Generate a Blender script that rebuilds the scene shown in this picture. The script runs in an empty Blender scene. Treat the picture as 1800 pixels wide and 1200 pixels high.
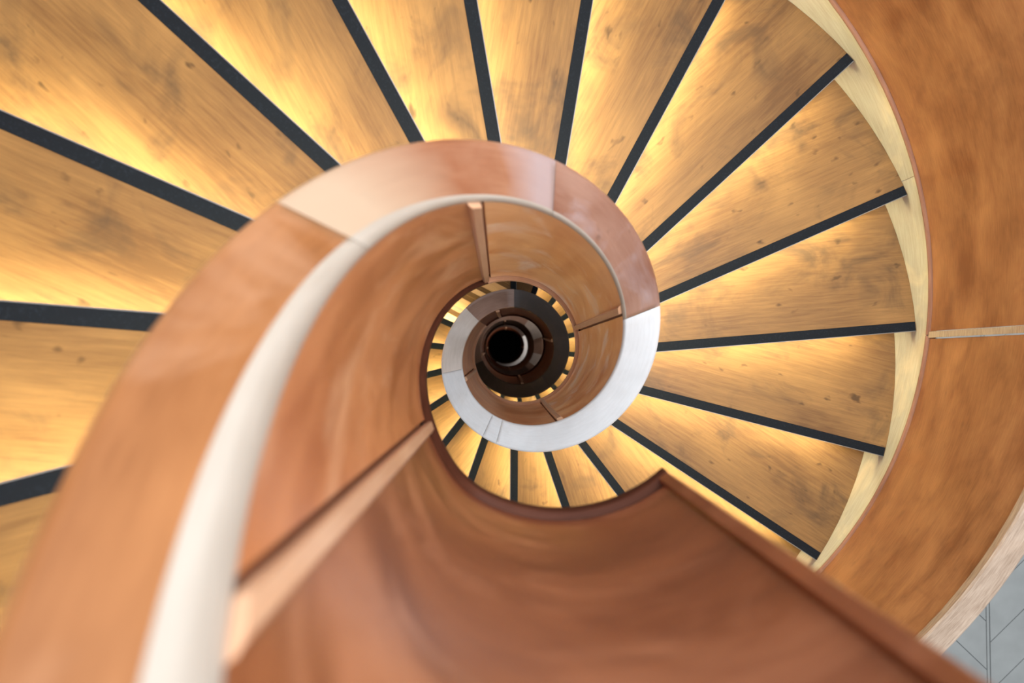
import bpy, bmesh, math, random
import numpy as np
from mathutils import Matrix, Vector

# ------------------------------------------------------------------ scene, camera, light
S = bpy.context.scene
COL = S.collection
TX, TY = -0.02199, 0.02637          # small tilt of the hand-held camera away from plumb
CZ = 5.031                          # camera height above the tiled floor of the storey below

cam_data = bpy.data.cameras.new('camera')
cam = bpy.data.objects.new('camera', cam_data)
COL.objects.link(cam)
cam_data.sensor_width = 36.0
cam_data.lens = 24.0
cam_data.clip_start = 0.01
cam_data.clip_end = 60
cam_data.dof.use_dof = True
cam_data.dof.focus_distance = 3.0
cam_data.dof.aperture_fstop = 2.2
c1, s1, c2, s2 = math.cos(TX), math.sin(TX), math.cos(TY), math.sin(TY)
Rx = Matrix(((c1, 0, s1), (0, 1, 0), (-s1, 0, c1)))
Ry = Matrix(((1, 0, 0), (0, c2, s2), (0, -s2, c2)))
FL = Matrix(((1, 0, 0), (0, -1, 0), (0, 0, -1)))
R = FL @ (Ry @ Rx) @ FL
cam.matrix_world = Matrix.Translation((0, 0, CZ)) @ R.transposed().to_4x4()
S.camera = cam

world = bpy.data.worlds.new('world')
S.world = world
world.use_nodes = True
bg = world.node_tree.nodes['Background']
bg.inputs[0].default_value = (0.86, 0.93, 1.0, 1)
bg.inputs[1].default_value = 0.80

def area_light(name, loc, target, size, power, color):
    d = bpy.data.lights.new(name, 'AREA')
    d.shape = 'RECTANGLE'
    d.size, d.size_y = size
    d.energy = power
    d.color = color
    o = bpy.data.objects.new(name, d)
    COL.objects.link(o)
    o.location = loc
    o.rotation_euler = (Vector(target) - Vector(loc)).to_track_quat('-Z', 'Y').to_euler()
    return o

area_light('skylight', (0.9, 0.6, CZ + 3.3), (0.1, 0, 0), (2.8, 2.2), 760, (0.93, 0.97, 1.0))

S.view_settings.view_transform = 'Standard'
S.view_settings.look = 'None'
S.view_settings.exposure = 0.0
S.view_settings.gamma = 1.0
S.view_settings.use_curve_mapping = False

# ------------------------------------------------------------------ stair geometry (metres)
AX, AY = 0.10131, -0.00975          # axis of the stair seen from the camera
D0, RISE = 2.65074, 0.17            # depth of nosing 0, riser height
PHI0, AL = -0.74373, 0.33145        # angle of nosing 0, angle of one step
BETA = 1.14308                      # angle of a landing
RO, OFF = 1.766, 0.02358
R1, R2 = 0.3063, 0.4122
H, B, HS = 0.8325, 0.3397, 0.0811
FIRST = -10                         # nosing of the top landing
END = math.radians(46.5) - 2 * math.pi
NOSINGS = list(range(FIRST, 63))

def theta(i):                       # angle of nosing i (clockwise seen from above)
    t = PHI0 + AL * i
    for g in (13, 37, 61):
        t += (BETA - AL) * min(max(i - g, 0.0), 1.0)
    return t

def depth(i):
    return D0 + RISE * i

def centre(d):                      # the shaft is not perfectly plumb: it leans a little lower down
    s = max(d - 3.0, 0.0) / 3.0
    x = AX + 0.0393 * min(s * s, 1.0)
    y = AY - (0.08938 * s * s if s <= 1 else 0.08938 + 0.022 * (d - 6.0))
    return x, y

# smooth depth of the balustrades as a function of the angle
_k = [END - 1.0, END, theta(FIRST) - 0.02] + [theta(i) for i in NOSINGS]
_d = [depth(FIRST) - 0.08] * 2 + [depth(FIRST) - 0.02] + [depth(i) for i in NOSINGS]
_tt = np.arange(END - 0.9, theta(62), 0.01)
_dd = np.interp(_tt, _k, _d)
_w = np.ones(29) / 29
_ds = np.convolve(np.pad(_dd, 14, mode='edge'), _w, mode='valid')

def dh(t):
    return float(np.interp(t, _tt, _ds))

def P(r, t, d, base=None):          # world point at radius r, angle t, depth d; centre taken at depth base
    x, y = centre(d if base is None else base)
    return Vector((x + r * math.cos(t), -(y + r * math.sin(t)), CZ - d))

# ------------------------------------------------------------------ materials
def wood(name, dark, light, rough=0.35, coat=0.3, spots=0.0, scale=1.0, stain=None, stain_amt=0.0, streak=0.5, fades=(), spec=0.5):
    m = bpy.data.materials.new(name)
    m.use_nodes = True
    nt = m.node_tree
    N, L = nt.nodes, nt.links
    bsdf = N['Principled BSDF']
    uv = N.new('ShaderNodeUVMap'); uv.uv_map = 'UVMap'
    oi = N.new('ShaderNodeObjectInfo')
    mul = N.new('ShaderNodeMath'); mul.operation = 'MULTIPLY'; mul.inputs[1].default_value = 37.0
    L.new(oi.outputs['Random'], mul.inputs[0])
    cmb = N.new('ShaderNodeCombineXYZ')
    for k in range(3):
        L.new(mul.outputs[0], cmb.inputs[k])
    add = N.new('ShaderNodeVectorMath'); add.operation = 'ADD'
    L.new(uv.outputs[0], add.inputs[0]); L.new(cmb.outputs[0], add.inputs[1])
    def noise(sx, sy, sc, detail, rough_=0.55, dist=0.0):
        mp = N.new('ShaderNodeMapping'); mp.inputs['Scale'].default_value = (sx, sy, 1)
        L.new(add.outputs[0], mp.inputs['Vector'])
        n = N.new('ShaderNodeTexNoise')
        n.inputs['Scale'].default_value = sc; n.inputs['Detail'].default_value = detail
        n.inputs['Roughness'].default_value = rough_; n.inputs['Distortion'].default_value = dist
        L.new(mp.outputs[0], n.inputs['Vector'])
        return n.outputs['Fac']
    blot = noise(0.8, 1.6, 2.2 * scale, 3, 0.5, 0.4)
    grain = noise(1.2, 16, 5.0 * scale, 5, 0.65, 0.3)
    mx = N.new('ShaderNodeMath'); mx.operation = 'MULTIPLY_ADD'
    L.new(grain, mx.inputs[0]); mx.inputs[1].default_value = streak
    mb = N.new('ShaderNodeMath'); mb.operation = 'MULTIPLY'; mb.inputs[1].default_value = 1.0 - streak
    L.new(blot, mb.inputs[0]); L.new(mb.outputs[0], mx.inputs[2])
    rp = N.new('ShaderNodeValToRGB')
    rp.color_ramp.elements[0].position = 0.36; rp.color_ramp.elements[0].color = (*dark, 1)
    rp.color_ramp.elements[1].position = 0.64; rp.color_ramp.elements[1].color = (*light, 1)
    L.new(mx.outputs[0], rp.inputs[0])
    col = rp.outputs[0]
    def mixin(fac_socket, lo, hi, amt, colour, col):
        r = N.new('ShaderNodeMapRange'); r.inputs[1].default_value = lo; r.inputs[2].default_value = hi
        r.inputs[3].default_value = 0; r.inputs[4].default_value = amt
        L.new(fac_socket, r.inputs[0])
        mix = N.new('ShaderNodeMix'); mix.data_type = 'RGBA'
        L.new(r.outputs[0], mix.inputs[0]); L.new(col, mix.inputs[6]); mix.inputs[7].default_value = (*colour, 1)
        return mix.outputs[2]
    if stain:
        col = mixin(noise(1.4, 2.0, 2.6, 4, 0.6, 0.6), 0.52, 0.72, stain_amt, stain, col)
    if spots:
        col = mixin(noise(6, 11, 2.0, 2, 0.5, 0.2), 0.68, 0.78, spots, tuple(c * 0.35 for c in dark), col)
    for u0, u1, colour, amt in fades:          # change of tone along the board's length
        sx = N.new('ShaderNodeSeparateXYZ'); L.new(uv.outputs[0], sx.inputs[0])
        wob = N.new('ShaderNodeMath'); wob.operation = 'MULTIPLY_ADD'
        L.new(blot, wob.inputs[0]); wob.inputs[1].default_value = 0.35; L.new(sx.outputs[0], wob.inputs[2])
        col = mixin(wob.outputs[0], u0 + 0.17, u1 + 0.17, amt, colour, col)
    L.new(col, bsdf.inputs['Base Color'])
    rr = N.new('ShaderNodeMapRange'); rr.inputs[3].default_value = rough - 0.06; rr.inputs[4].default_value = rough + 0.1
    L.new(blot, rr.inputs[0]); L.new(rr.outputs[0], bsdf.inputs['Roughness'])
    bsdf.inputs['Coat Weight'].default_value = coat
    bsdf.inputs['Specular IOR Level'].default_value = spec
    bsdf.inputs['Coat Roughness'].default_value = 0.18
    bp = N.new('ShaderNodeBump'); bp.inputs['Strength'].default_value = 0.06; bp.inputs['Distance'].default_value = 0.004
    L.new(grain, bp.inputs['Height']); L.new(bp.outputs[0], bsdf.inputs['Normal'])
    return m

def plain(name, col, rough=0.5, metal=0.0, speck=0.0, spec=0.5):
    m = bpy.data.materials.new(name)
    m.use_nodes = True
    nt = m.node_tree
    b = nt.nodes['Principled BSDF']
    b.inputs['Roughness'].default_value = rough
    b.inputs['Metallic'].default_value = metal
    b.inputs['Specular IOR Level'].default_value = spec
    tc = nt.nodes.new('ShaderNodeTexCoord')
    n = nt.nodes.new('ShaderNodeTexNoise')
    n.inputs['Scale'].default_value = 160 if speck else 6
    n.inputs['Detail'].default_value = 2 if speck else 6
    nt.links.new(tc.outputs['Object'], n.inputs['Vector'])
    rp = nt.nodes.new('ShaderNodeValToRGB')
    k = 0.82 if not speck else 0.8
    rp.color_ramp.elements[0].color = (*(c * k for c in col), 1)
    rp.color_ramp.elements[1].color = (*(min(1, c * (1.18 if not speck else 1.2 + speck)) for c in col), 1)
    if speck:
        rp.color_ramp.elements[0].position = 0.55; rp.color_ramp.elements[1].position = 0.8
    nt.links.new(n.outputs['Fac'], rp.inputs[0])
    nt.links.new(rp.outputs[0], b.inputs['Base Color'])
    return m

def emitter(name, col, strength):
    m = bpy.data.materials.new(name)
    m.use_nodes = True
    b = m.node_tree.nodes['Principled BSDF']
    b.inputs['Base Color'].default_value = (*col, 1)
    b.inputs['Emission Color'].default_value = (*col, 1)
    b.inputs['Emission Strength'].default_value = strength
    return m

def srgb(r, g, b):
    f = lambda c: (c / 255 / 12.92) if c / 255 <= 0.04045 else ((c / 255 + 0.055) / 1.055) ** 2.4
    return (f(r), f(g), f(b))

M = {}
M['tread'] = wood('maple_tread', srgb(84, 57, 31), srgb(120, 87, 49), 0.5, 0.0, 0.8, 1.0, srgb(58, 42, 28), 0.75, 0.4, (), 0.2)
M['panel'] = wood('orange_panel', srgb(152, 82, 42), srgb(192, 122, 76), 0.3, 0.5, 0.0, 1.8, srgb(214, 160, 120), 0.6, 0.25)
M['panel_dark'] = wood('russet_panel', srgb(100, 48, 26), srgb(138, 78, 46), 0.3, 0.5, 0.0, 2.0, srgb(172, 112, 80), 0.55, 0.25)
M['panel_light'] = wood('light_panel', srgb(220, 140, 84), srgb(242, 184, 130), 0.3, 0.5, 0.0, 1.8, srgb(240, 218, 198), 0.8, 0.25)  # paler tone and whitish blotches stand for reflections on the varnish
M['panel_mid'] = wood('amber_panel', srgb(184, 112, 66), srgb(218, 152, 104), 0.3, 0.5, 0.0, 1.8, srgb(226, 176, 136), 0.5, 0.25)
M['outer'] = wood('outer_panel', srgb(108, 64, 37), srgb(150, 102, 66), 0.4, 0.3, 0.25, 2.4, srgb(92, 52, 32), 0.5, 0.35)
M['rail_orange'] = wood('rail_orange', srgb(112, 66, 33), srgb(146, 95, 56), 0.3, 0.45, 0.1, 1.8, srgb(164, 124, 96), 0.6, 0.3)
M['rail_brown'] = wood('rail_brown', srgb(124, 76, 52), srgb(152, 108, 82), 0.3, 0.45, 0.2, 1.4, srgb(150, 110, 86), 0.4, 0.25, ((0.34, 0.10, srgb(164, 142, 120), 0.85), (0.55, 0.72, srgb(150, 136, 138), 0.7)))  # pale end patches painted in, the bluish one standing for sheen
M['rail_mauve'] = wood('rail_mauve', srgb(116, 76, 60), srgb(144, 108, 92), 0.3, 0.45, 0.4, 1.4, srgb(156, 138, 138), 0.7, 0.25)
M['rail_white'] = wood('rail_white', srgb(196, 194, 194), srgb(214, 213, 214), 0.32, 0.4, 0.15, 1.6, srgb(188, 182, 178), 0.5, 0.3)
M['rail_pale'] = wood('rail_pale', srgb(184, 168, 156), srgb(208, 194, 184), 0.34, 0.4, 0.15, 1.6, srgb(214, 190, 170), 0.5, 0.3)
M['rail_mid'] = wood('rail_mid', srgb(128, 96, 80), srgb(164, 130, 112), 0.36, 0.4, 0.1, 1.6, srgb(140, 110, 100), 0.5, 0.3)
M['rail_dark'] = wood('rail_dark', srgb(44, 32, 27), srgb(62, 46, 39), 0.5, 0.35, 0.1, 1.6, srgb(80, 66, 62), 0.5, 0.3)  # very dark brown puts the shade of the lower turns into the colour
M['edge'] = wood('edge_highlight', srgb(146, 134, 122), srgb(162, 151, 140), 0.34, 0.4, 0.0, 1.5, None, 0, 0.4)  # pale tone paints the highlight along the rail's rounded inner edge
M['batten'] = wood('pale_batten', srgb(182, 134, 102), srgb(200, 156, 124), 0.34, 0.4, 0.0, 1.6, None, 0, 0.5)
M['lip_pale'] = wood('lip_pale', srgb(176, 128, 98), srgb(202, 156, 126), 0.4, 0.3, 0.0, 1.6, None, 0, 0.5)
M['lip'] = wood('lip_wood', srgb(58, 30, 20), srgb(76, 42, 29), 0.6, 0.0, 0.0, 1.6, None, 0, 0.5, (), 0.08)
M['bead'] = wood('bead', srgb(104, 68, 50), srgb(130, 90, 70), 0.5, 0.1, 0.0, 1.6, None, 0, 0.5, (), 0.25)
M['skirt'] = wood('skirt_maple', srgb(146, 135, 119), srgb(168, 159, 146), 0.45, 0.15, 0.1, 1.2, srgb(206, 182, 150), 0.5, 0.6)
M['outer_rail'] = wood('outer_rail', srgb(120, 98, 80), srgb(164, 144, 126), 0.35, 0.3, 0.0, 2.5, srgb(160, 136, 116), 0.6, 0.6)
M['riser'] = wood('riser_maple', srgb(190, 142, 92), srgb(220, 176, 124), 0.5, 0.1, 0.0, 1.0, None, 0, 0.5)
M['strip'] = plain('black_grit', srgb(14, 17, 22), 0.7, 0, 0.9, 0.12)
M['trim'] = plain('aluminium', srgb(112, 108, 104), 0.5, 0.3)
M['groove'] = plain('groove_stain', srgb(118, 66, 42), 0.5)
M['gap'] = plain('shadow_gap_stain', srgb(52, 28, 18), 0.6)
M['led'] = emitter('warm_led', (1.0, 0.97, 0.58), 74.0)
M['tile'] = plain('grey_tile', srgb(134, 135, 133), 0.5, 0, 0, 0.3)
M['grout'] = plain('grey_grout', srgb(84, 87, 88), 0.8)
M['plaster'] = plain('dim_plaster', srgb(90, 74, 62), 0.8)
M['basement'] = plain('darkness_black', srgb(14, 14, 15), 0.95)  # near-black colour stands for the darkness at the foot of the well

# ------------------------------------------------------------------ object helpers
def wpos(o):
    v = Vector((0, 0, 0))
    while o:
        v += o.location
        o = o.parent
    return v

def tag(o, label=None, cat=None, group=None, kind=None):
    if label: o['label'] = label
    if cat: o['category'] = cat
    if group: o['group'] = group
    if kind: o['kind'] = kind
    return o

def empty(name, loc, parent=None):
    o = bpy.data.objects.new(name, None)
    o.empty_display_size = 0.1
    COL.objects.link(o)
    o.location = loc
    if parent: o.parent = parent
    return o

def mesh_obj(name, bm, mat, parent=None, smooth=True, at=None):
    """bm in world coordinates; linked with its origin at the parent (or at 'at')."""
    base = wpos(parent) if parent else Vector((0, 0, 0))
    org = Vector(at) if at is not None else base
    bmesh.ops.translate(bm, verts=bm.verts, vec=-org)
    me = bpy.data.meshes.new(name)
    bmesh.ops.recalc_face_normals(bm, faces=bm.faces)
    bm.to_mesh(me); bm.free()
    for m in (mat if isinstance(mat, (list, tuple)) else [mat]):
        me.materials.append(m)
    if smooth:
        for p in me.polygons: p.use_smooth = True
        me.set_sharp_from_angle(angle=math.radians(35))
    o = bpy.data.objects.new(name, me)
    COL.objects.link(o)
    if parent: o.parent = parent
    o.location = org - base
    return o

def sweep(prof, t0, t1, step=0.045, df=dh, vertical=False):
    """closed section prof(t) -> [(r, z above the nosing line)] swept along the stair from angle t0 to t1"""
    bm = bmesh.new()
    uvl = bm.loops.layers.uv.new('UVMap')
    n = max(2, int(abs(t1 - t0) / step) + 1)
    rings, us, vs = [], [], []
    u = 0.0; prev = None
    for k in range(n + 1):
        t = t0 + (t1 - t0) * k / n
        pr = prof(t); d = df(t)
        ring = [bm.verts.new(P(r, t, d - z)) for r, z in pr]
        q = P(pr[0][0], t, d)
        if prev is not None: u += (q - prev).length
        prev = q
        rings.append(ring); us.append(u)
        v = 0.0; vv = [0.0]
        for a in range(len(pr)):
            p0, p1 = pr[a], pr[(a + 1) % len(pr)]
            v += math.hypot(p1[0] - p0[0], p1[1] - p0[1]); vv.append(v)
        vs.append(vv)
    m = len(rings[0])
    for k in range(n):
        for a in range(m):
            b = (a + 1) % m
            f = bm.faces.new((rings[k][a], rings[k][b], rings[k + 1][b], rings[k + 1][a]))
            for lp, (uu, vv) in zip(f.loops, ((us[k], vs[k][a]), (us[k], vs[k][a + 1]), (us[k + 1], vs[k + 1][a + 1]), (us[k + 1], vs[k + 1][a]))):
                lp[uvl].uv = (vv, uu) if vertical else (uu, vv)
    for ring in (rings[0], rings[-1]):
        f = bm.faces.new(ring)
        for lp in f.loops:
            lp[uvl].uv = (lp.vert.co.x, lp.vert.co.z)
    return bm

def box_bm(x0, x1, y0, y1, z0, z1, uvs=1.0):
    bm = bmesh.new()
    uvl = bm.loops.layers.uv.new('UVMap')
    v = [bm.verts.new((x, y, z)) for z in (z0, z1) for y in (y0, y1) for x in (x0, x1)]
    for q in ((0, 2, 3, 1), (4, 5, 7, 6), (0, 1, 5, 4), (2, 6, 7, 3), (0, 4, 6, 2), (1, 3, 7, 5)):
        f = bm.faces.new([v[k] for k in q])
        for lp in f.loops: lp[uvl].uv = (lp.vert.co.x * uvs, lp.vert.co.y * uvs)
    return bm

def to_mesh(name, bm, mat, smooth=False):
    me = bpy.data.meshes.new(name)
    bmesh.ops.recalc_face_normals(bm, faces=bm.faces)
    bm.to_mesh(me); bm.free()
    me.materials.append(mat)
    if smooth:
        for p in me.polygons: p.use_smooth = True
        me.set_sharp_from_angle(angle=math.radians(35))
    return me

# ------------------------------------------------------------------ treads (shared meshes, axis at the origin, nosing along +x, uphill = +y)
RI = R2 - 0.03
TH = 0.045
def sector_bm(span, r0, r1, z0, z1, f_off, b_off, nr=10, nt=6):
    bm = bmesh.new()
    uvl = bm.loops.layers.uv.new('UVMap')
    top, bot = [], []
    for a in range(nr + 1):
        r = r0 + (r1 - r0) * a / nr
        p0 = math.asin(f_off / r); p1 = span + math.asin(b_off / r)
        rt, rb = [], []
        for b in range(nt + 1):
            p = p0 + (p1 - p0) * b / nt
            x, y = r * math.cos(p), r * math.sin(p)
            rt.append(bm.verts.new((x, y, z1))); rb.append(bm.verts.new((x, y, z0)))
        top.append(rt); bot.append(rb)
    def face(vs):
        f = bm.faces.new(vs)
        for lp in f.loops:
            lp[uvl].uv = (lp.vert.co.x, lp.vert.co.y + 0.3 * lp.vert.co.z)
    for a in range(nr):
        for b in range(nt):
            face((top[a][b], top[a + 1][b], top[a + 1][b + 1], top[a][b + 1]))
            face((bot[a][b], bot[a][b + 1], bot[a + 1][b + 1], bot[a + 1][b]))
        for b in (0, nt):
            face((top[a][b], bot[a][b], bot[a + 1][b], top[a + 1][b]))
    for b in range(nt):
        for a in (0, nr):
            face((top[a][b], top[a][b + 1], bot[a][b + 1], bot[a][b]))
    return bm

tread_me = to_mesh('tread', sector_bm(AL, RI, RO, -TH, 0, -OFF, -OFF + 0.075), M['tread'])
landing_me = to_mesh('landing', sector_bm(BETA, RI, RO, -0.12, -0.010, -OFF, -OFF + 0.075, 8, 18), M['riser'])
top_landing_me = to_mesh('top_landing', sector_bm((theta(FIRST) - END), RI, RO + 0.1, -0.22, 0, -OFF, 0.0, 8, 22), M['tread'])
deep_landing_me = to_mesh('lower_landing', sector_bm(BETA, RI, RO, -0.12, 0, -OFF, -OFF + 0.075, 8, 18), M['tread'])
strip_me = to_mesh('nosing_strip', box_bm(RI, RO - 0.004, -OFF, -OFF + 0.040, -0.004, 0.0025), M['strip'])
trim_me = to_mesh('nosing_trim', box_bm(RI, RO - 0.004, -OFF - 0.003, -OFF - 0.0002, -0.03, 0.0005), M['trim'])
def led_bm():
    bm = bmesh.new()
    yb, zt = -OFF + 0.0445, -TH - 0.0008
    rows = [[bm.verts.new((x, y, z)) for y, z in ((yb, zt), (yb, zt - 0.022), (yb - 0.022, zt))] for x in (R2, RO - 0.15)]
    for a in range(3):
        b = (a + 1) % 3
        bm.faces.new((rows[0][a], rows[0][b], rows[1][b], rows[1][a]))
    bm.faces.new(rows[0]); bm.faces.new(rows[1])
    return bm
led_me = to_mesh('light_strip', led_bm(), M['led'])
riser_me = to_mesh('riser', box_bm(RI, RO, -OFF + 0.045, -OFF + 0.060, -RISE + 0.001, -TH - 0.001), M['riser'])

def link(name, me, parent, loc=(0, 0, 0), rotz=0.0):
    o = bpy.data.objects.new(name, me)
    COL.objects.link(o)
    o.parent = parent
    o.location = loc
    o.rotation_euler = (0, 0, rotz)
    return o

def stair_flight(first, last, lights_to, label):
    x, y = centre(depth(last))
    root = empty('spiral_stair_flight', (x, -y, CZ - depth(last)))
    tag(root, label, 'staircase', 'flights of the spiral staircase')
    base = root.location
    for i in range(first, last + 1):
        d = depth(i)
        x, y = centre(d)
        loc = Vector((x, -y, CZ - d)) - base
        landing = i in (FIRST, 14, 38, 62)
        me = {FIRST: top_landing_me, 14: landing_me}.get(i, deep_landing_me) if landing else tread_me
        t = link('landing' if landing else 'tread', me, root, loc, -theta(i))
        link('nosing_strip', strip_me, t)
        link('nosing_trim', trim_me, t)
        if i <= lights_to:
            link('light_strip', led_me, t)
        link('riser', riser_me, root, loc, -theta(i))
        if i == 14:
            landing_planks(t)
    return root

def landing_planks(t):
    rng = random.Random(5)
    span = BETA; w = 0.036; ang = math.radians(62)
    ux, uy = math.cos(ang), math.sin(ang)        # direction of the planks
    nx, ny = -uy, ux
    s = -1.8
    while s < 1.8:
        bm = sector_bm(span, RI + 0.002, RO - 0.002, -0.0098, 0.0, -OFF + 0.042, -OFF + 0.07, 3, 20)
        for sgn, c in ((1, s + w - 0.002), (-1, s)):
            g = bm.verts[:] + bm.edges[:] + bm.faces[:]
            bmesh.ops.bisect_plane(bm, geom=g, plane_co=(nx * c, ny * c, 0), plane_no=(nx * sgn, ny * sgn, 0), clear_outer=True)
        if len(bm.faces) > 3:
            uvl = bm.loops.layers.uv.active
            for f in bm.faces:
                for lp in f.loops:
                    c = lp.vert.co
                    lp[uvl].uv = (c.x * ux + c.y * uy, c.x * nx + c.y * ny)
            m = M['tread'] if rng.random() < 0.55 else (M['riser'] if rng.random() < 0.6 else M['batten'])
            link('plank', to_mesh('plank', bm, m), t)
        else:
            bm.free()
        s += w

# ------------------------------------------------------------------ inner balustrade
def lerp(a, b, f): return a + (b - a) * min(max(f, 0.0), 1.0)
T = theta
D = math.radians
def smooth(f):
    f = min(max(f, 0.0), 1.0)
    return f * f * (3 - 2 * f)
def drop(t):   # rounded inner edge height, shaped to its highlight: broad beside the camera, slim further down
    return 0.024 + (0.058 - 0.024) * (1 - smooth((t - T(-8)) / (T(-4.5) - T(-8))))
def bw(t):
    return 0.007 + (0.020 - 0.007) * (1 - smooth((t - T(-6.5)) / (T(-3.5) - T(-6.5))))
def rin(t):
    return 0.285 + 0.011 * smooth((t - T(-8)) / (T(-4.5) - T(-8)))
def rface(t): return 0.290 + (rin(t) - 0.29) * 0.3
LIP = 0.014

def rail_prof(t):
    b = bw(t); r = rin(t) + b
    return [(R2 - 0.003, H - 0.045), (R2, H - 0.040), (R2, H - 0.010), (R2 - 0.003, H - 0.004), (R2 - 0.009, H - 0.001), (R2 - 0.02, H),
            (r + 0.012, H), (r, H - 0.001), (r, H - drop(t))] if drop(t) > 0.047 else \
           [(R2 - 0.003, H - 0.045), (R2, H - 0.040), (R2, H - 0.010), (R2 - 0.003, H - 0.004), (R2 - 0.009, H - 0.001), (R2 - 0.02, H),
            (r + 0.012, H), (r, H - 0.001), (r, H - 0.045)]
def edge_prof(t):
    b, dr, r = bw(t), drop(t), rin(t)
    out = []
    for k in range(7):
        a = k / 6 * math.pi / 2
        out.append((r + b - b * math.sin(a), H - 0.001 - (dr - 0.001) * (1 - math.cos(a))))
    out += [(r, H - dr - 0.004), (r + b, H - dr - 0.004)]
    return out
def panel_prof(t):
    r0, rf = rin(t) + 0.001, rface(t)
    return [(r0, H - drop(t) - 0.004), (rf, -B + 0.058), (rf + 0.05, -B + 0.058), (R2 - 0.014, 0.0), (R2 - 0.014, H - 0.046), (r0 + 0.02, H - 0.046 - (drop(t) if drop(t) > 0.047 else 0))]
def groove_prof(t):
    r0, rf = rin(t) + 0.012, rface(t) + 0.012
    return [(r0, H - drop(t) - 0.006), (rf, -B + 0.060), (rf + 0.035, -B + 0.060), (R2 - 0.016, 0.0), (R2 - 0.016, H - 0.048), (r0 + 0.01, H - 0.048 - (drop(t) if drop(t) > 0.047 else 0))]
def lip_prof(t):
    r = rface(t) - LIP; w = 0.044
    return [(r + 0.07, -B + w), (r + 0.008, -B + w), (r + 0.002, -B + w - 0.004), (r, -B + w - 0.012), (r, -B + 0.012), (r + 0.002, -B + 0.004), (r + 0.008, -B), (r + 0.07, -B)]
def gap_prof(t):
    r = rface(t)
    return [(r + 0.006, -B + 0.0585), (r + 0.006, -B + 0.0435), (r + 0.04, -B + 0.0435), (r + 0.04, -B + 0.0585)]

def batten_bm(tc, w=0.030):
    half = 0.5 * w / R1
    def prof_at(f):                 # cross-section of the batten in plan, swept vertically
        return f
    bm = bmesh.new()
    uvl = bm.loops.layers.uv.new('UVMap')
    zs_n = 14
    rows = []
    plan = [(-1.0, 0.012), (-1.0, -0.006), (-0.75, -0.011), (0.4, -0.011), (0.62, -0.006), (0.62, 0.012)]
    for k in range(zs_n + 1):
        f = k / zs_n
        row = []
        for s, dr in plan:
            t = tc + s * half
            d = dh(t)
            zt, zb = H - drop(t) - 0.006, -B + 0.020
            rr = lerp(rin(t), rface(t), f) + dr
            row.append(bm.verts.new(P(rr, t, d - lerp(zt, zb, f))))
        rows.append(row)
    for k in range(zs_n):
        for a in range(len(plan) - 1):
            fc = bm.faces.new((rows[k][a], rows[k][a + 1], rows[k + 1][a + 1], rows[k + 1][a]))
            for lp, (uu, vv) in zip(fc.loops, ((k, a), (k, a + 1), (k + 1, a + 1), (k + 1, a))):
                lp[uvl].uv = (uu * 0.09, vv * 0.012)
        fc = bm.faces.new((rows[k][0], rows[k + 1][0], rows[k + 1][-1], rows[k][-1]))
    bm.faces.new(rows[0]); bm.faces.new(rows[-1])
    return bm

TONES = {'rail_orange': 'orange-brown rail segment', 'rail_brown': 'brown rail segment with a pale end', 'rail_mauve': 'mauve-brown rail segment',
         'rail_white': 'white rail segment, bleached tone and painted light', 'rail_pale': 'pale pinkish rail segment', 'rail_mid': 'mid-brown rail segment', 'rail_dark': 'dark brown rail segment'}
def inner_balustrade(t0, t1, battens, segs, label, panel_mats, lips=('lip',)):
    d = dh(t1)
    x, y = centre(d)
    root = empty('inner_balustrade', (x, -y, CZ - d - B))
    tag(root, label, 'balustrade', 'inner balustrades around the stairwell')
    cuts = [t0] + [b for b in battens if t0 + 0.2 < b < t1 - 0.2] + [t1]
    for k in range(len(cuts) - 1):
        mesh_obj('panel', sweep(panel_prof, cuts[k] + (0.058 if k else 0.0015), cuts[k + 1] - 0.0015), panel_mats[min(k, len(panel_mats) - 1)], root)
        mesh_obj('bottom_lip', sweep(lip_prof, cuts[k], cuts[k + 1]), M[lips[min(k, len(lips) - 1)]], root)
    mesh_obj('shadow_gap', sweep(gap_prof, t0 + 0.002, t1 - 0.002), M['gap'], root)
    for b in battens:
        if t0 + 0.2 < b < t1 - 0.2:
            mesh_obj('groove', sweep(groove_prof, b + 0.002, b + 0.0575), M['groove'], root)
        mesh_obj('batten', batten_bm(b), M['panel_dark'] if b < END + 0.1 else M['batten'], root)
    for a, b, m, em in segs:
        sg = mesh_obj('rail_segment', sweep(rail_prof, a + 0.0012, b - 0.0012, 0.035), M[m], root)
        sg['label'] = TONES[m]
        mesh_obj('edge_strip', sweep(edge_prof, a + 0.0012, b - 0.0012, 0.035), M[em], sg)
    return root

bat = [END + D(2.75), D(148.5 - 360), D(242 - 360), D(-27), D(59), D(157)]
LAND2 = T(13.2)
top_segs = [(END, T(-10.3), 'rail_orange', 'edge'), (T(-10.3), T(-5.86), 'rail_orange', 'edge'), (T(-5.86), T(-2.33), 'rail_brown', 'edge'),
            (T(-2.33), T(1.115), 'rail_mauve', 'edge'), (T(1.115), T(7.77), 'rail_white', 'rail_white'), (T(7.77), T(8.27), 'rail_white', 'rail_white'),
            (T(8.27), T(11.05), 'rail_white', 'rail_white'), (T(11.05), LAND2 + 0.12, 'rail_pale', 'rail_pale')]

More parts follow.
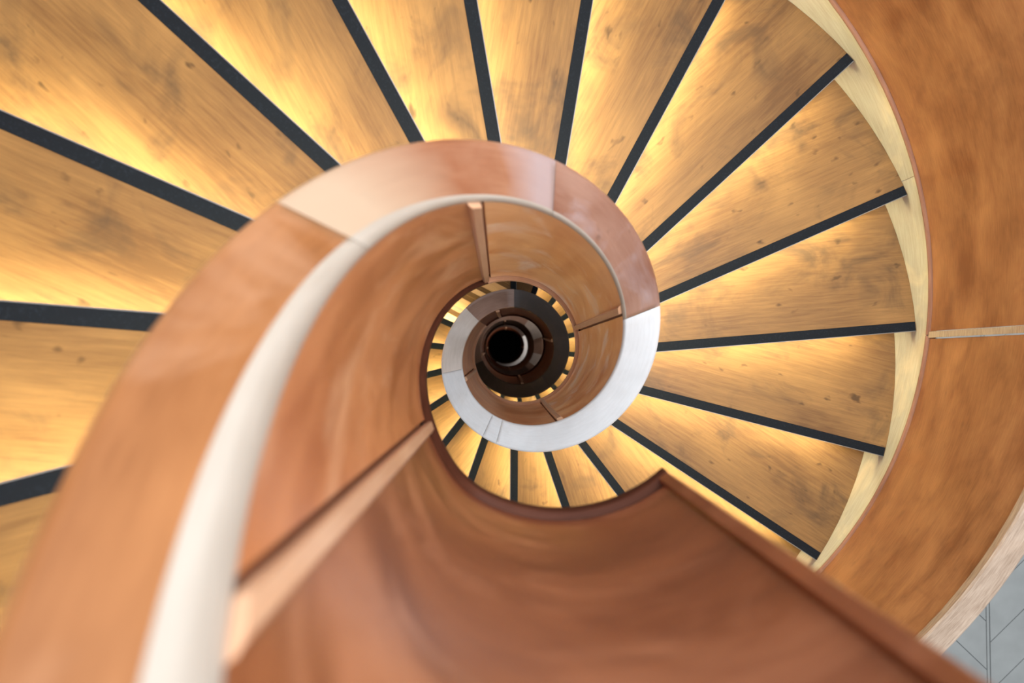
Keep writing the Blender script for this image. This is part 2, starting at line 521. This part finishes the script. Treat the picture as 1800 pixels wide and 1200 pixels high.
# ------------------------------------------------------------------ setting: tiled floor of the storey below, shaft wall, bottom floor
def ring_floor():
    x, y = centre(5.0)
    bm = bmesh.new()
    uvl = bm.loops.layers.uv.new('UVMap')
    n = 96; rh = RO + 0.115; ro = 7.0
    rows = []
    for k in range(n):
        a = 2 * math.pi * k / n
        c, s = math.cos(a), math.sin(a)
        rows.append([bm.verts.new((x + r * c, -y + r * s, z)) for r, z in ((rh, -0.006), (ro, -0.006), (ro, -0.30), (rh, -0.30))])
    for k in range(n):
        q = rows[k]; w = rows[(k + 1) % n]
        for a in range(4):
            f = bm.faces.new((q[a], q[(a + 1) % 4], w[(a + 1) % 4], w[a]))
            for lp in f.loops: lp[uvl].uv = lp.vert.co.xy
    return bm
floor = mesh_obj('floor', ring_floor(), M['grout'], None, False)
tag(floor, 'light grey chevron tiled floor outside the curved outer balustrade', None, None, 'structure')

def floor_tiles():
    """long chevron tiles either side of a double joint, laid proud of the grout"""
    ccx, ccy = centre(5.0); ccy = -ccy
    jx = 3.637                       # the double joint runs straight back
    w = 0.355                        # vertical pitch of the tiles along the joint
    for side in (1, -1):
        x0 = jx + side * 0.016
        x1 = jx + side * 1.2
        k = -26
        while k < 10:
            yy = -2.09 + k * w + (-0.20 if side < 0 else 0.0)
            slope = 0.93 if side > 0 else 0.95
            g = 0.004
            pts = [(x0, yy + g), (x1, yy + g + slope * 1.184), (x1, yy + w - g + slope * 1.184), (x0, yy + w - g)]
            far = [math.hypot(px - ccx, py - ccy) for px, py in pts]
            if min(far) > RO + 0.16 and max(px for px, py in pts) < 5.4 and -4.6 < yy < 0.8:
                bm = bmesh.new()
                uvl = bm.loops.layers.uv.new('UVMap')
                top = [bm.verts.new((px, py, 0)) for px, py in pts]
                bot = [bm.verts.new((px, py, -0.0055)) for px, py in pts]
                bm.faces.new(top); bm.faces.new(bot)
                for a in range(4):
                    b = (a + 1) % 4
                    bm.faces.new((top[a], top[b], bot[b], bot[a]))
                mesh_obj('tile', bm, M['tile'], floor, False)
            k += 1
    mesh_obj('joint_strip', box_bm(jx - 0.009, jx + 0.009, -4.6, 1.0, -0.0055, -0.001), M['tile'], floor, False)
floor_tiles()

def shaft_wall():
    bm = bmesh.new()
    bm.loops.layers.uv.new('UVMap')
    n = 72; rows = []
    for k in range(n):
        a = 2 * math.pi * k / n
        row = []
        for d in np.linspace(5.34, 13.6, 8):
            x, y = centre(d)
            row.append((x, -y, CZ - d, a))
        rows.append([bm.verts.new((px + rr * math.cos(a), py + rr * math.sin(a), pz)) for rr in (RO + 0.004, RO + 0.12) for px, py, pz, a in row])
    m = 8
    for k in range(n):
        q, w = rows[k], rows[(k + 1) % n]
        for a in range(m - 1):
            bm.faces.new((q[a], q[a + 1], w[a + 1], w[a]))
            bm.faces.new((q[m + a], q[m + a + 1], w[m + a + 1], w[m + a]))
        bm.faces.new((q[0], q[m], w[m], w[0]))
        bm.faces.new((q[m - 1], q[2 * m - 1], w[2 * m - 1], w[m - 1]))
    return bm
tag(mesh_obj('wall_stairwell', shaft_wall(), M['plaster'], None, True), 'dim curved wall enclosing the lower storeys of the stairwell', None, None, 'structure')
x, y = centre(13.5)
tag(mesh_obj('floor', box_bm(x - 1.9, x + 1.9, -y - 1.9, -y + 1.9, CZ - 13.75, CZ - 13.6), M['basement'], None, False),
    'floor at the very bottom of the stairwell, its darkness painted black', None, None, 'structure')

# ------------------------------------------------------------------ flights
stair_flight(FIRST, 14, 14, 'upper flight of maple treads with black nosings lit from beneath')
stair_flight(15, 38, 27, 'middle flight of treads glimpsed as small gold and black blocks around the dark rail')
stair_flight(39, 62, 0, 'unlit lowest flight hidden deep behind the dark rails')

def shaft_fill(d, ang, power):  # added area light without a fixture, out of view, brightens the deep rails
    x, y = centre(d)
    p = P(RO - 0.02, ang, d)
    q = P(0.0, ang, d + 1.0)
    area_light('shaft_fill_light', p, q, (0.3, 0.2), power, (1.0, 0.93, 0.86))
shaft_fill(9.6, D(50), 60)
shaft_fill(7.0, D(-30), 20)

# ------------------------------------------------------------------ balustrades
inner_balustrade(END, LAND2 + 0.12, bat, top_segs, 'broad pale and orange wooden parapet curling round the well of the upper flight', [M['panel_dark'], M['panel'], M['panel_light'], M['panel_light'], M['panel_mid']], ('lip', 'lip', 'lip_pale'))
l2 = LAND2 + 0.12
mid_segs = [(l2, T(14.0), 'rail_mid', 'rail_mid'), (T(14.0), T(21), 'rail_dark', 'rail_dark'), (T(21), T(27), 'rail_dark', 'rail_dark'), (T(27), T(33), 'rail_mid', 'rail_mid'),
            (T(33), T(34.8), 'rail_mid', 'rail_mid'), (T(34.8), T(36.8), 'rail_pale', 'rail_pale'), (T(36.8), T(37.4), 'rail_mid', 'rail_mid')]  # the pale stretch paints a lit patch of rail
bat2 = [D(250 + 92.5 * k) for k in range(5)]
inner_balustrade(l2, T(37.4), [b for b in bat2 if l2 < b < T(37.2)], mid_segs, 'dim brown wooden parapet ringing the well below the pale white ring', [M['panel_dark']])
low_segs = [(T(37.4), T(37.75), 'rail_pale', 'rail_pale'), (T(37.75), T(45), 'rail_mid', 'rail_mid'), (T(45), T(52.6), 'rail_dark', 'rail_dark'), (T(52.6), T(60.5), 'rail_white', 'rail_white'), (T(60.5), T(61.9), 'rail_dark', 'rail_dark')]  # pale and white stretches put the light on the deep rail into its colour
bat3 = [D(250 + 92.5 * k) for k in range(5, 10)]
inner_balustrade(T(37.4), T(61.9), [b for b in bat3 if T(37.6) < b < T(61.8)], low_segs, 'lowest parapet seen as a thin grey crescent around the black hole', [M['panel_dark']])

def outer_balustrade():
    t0, t1 = T(FIRST) - 0.1, T(13.6)
    d = dh(t1)
    x, y = centre(d)
    root = empty('outer_balustrade', (x, -y, CZ - d))
    tag(root, 'curved brown outer balustrade with pale skirting and pale cap rail', 'balustrade')
    HR = 0.885
    skirt = lambda t: [(RO, HS), (RO, -0.26), (RO + 0.03, -0.26), (RO + 0.03, HS)]
    bead = lambda t: [(RO + 0.03, HS + 0.002), (RO - 0.003, HS + 0.002), (RO - 0.008, HS + 0.006), (RO - 0.009, HS + 0.011), (RO - 0.006, HS + 0.016), (RO, HS + 0.019), (RO + 0.03, HS + 0.019)]
    panel = lambda t: [(RO + 0.004, HR - 0.035), (RO + 0.004, HS + 0.0225), (RO + 0.085, HS - 0.2), (RO + 0.085, HR - 0.035)]
    rail = lambda t: [(RO - 0.003, HR - 0.034), (RO - 0.003, HR - 0.006), (RO + 0.004, HR), (RO + 0.086, HR), (RO + 0.093, HR - 0.006), (RO + 0.093, HR - 0.034)]
    bs = [D(-3.1 + 90 * k) for k in range(-2, 3)]
    cuts = [t0] + [b for b in bs if t0 < b < t1] + [t1]
    for a, b in zip(cuts[:-1], cuts[1:]):
        mesh_obj('panel', sweep(panel, a + 0.0095, b - 0.0095), M['outer'], root)
        mesh_obj('bead', sweep(bead, a + 0.001, b - 0.001), M['bead'], root)
    for b in bs:
        if t0 < b < t1:
            mesh_obj('batten', sweep(lambda t: [(RO - 0.004, HR - 0.036), (RO - 0.004, HS + 0.021), (RO + 0.05, HS + 0.021), (RO + 0.05, HR - 0.036)], b - 0.0085, b + 0.0065, 0.005), M['outer_rail'], root)
    sk = [t0, T(-7), T(-3.2), T(0.94), T(5.1), T(9.2), t1]
    for a, b in zip(sk[:-1], sk[1:]):
        mesh_obj('skirting_board', sweep(skirt, a + 0.0006, b - 0.0006), M['skirt'], root)
        mesh_obj('rail_segment', sweep(rail, a + 0.0006, b - 0.0006), M['outer_rail'], root)
outer_balustrade()
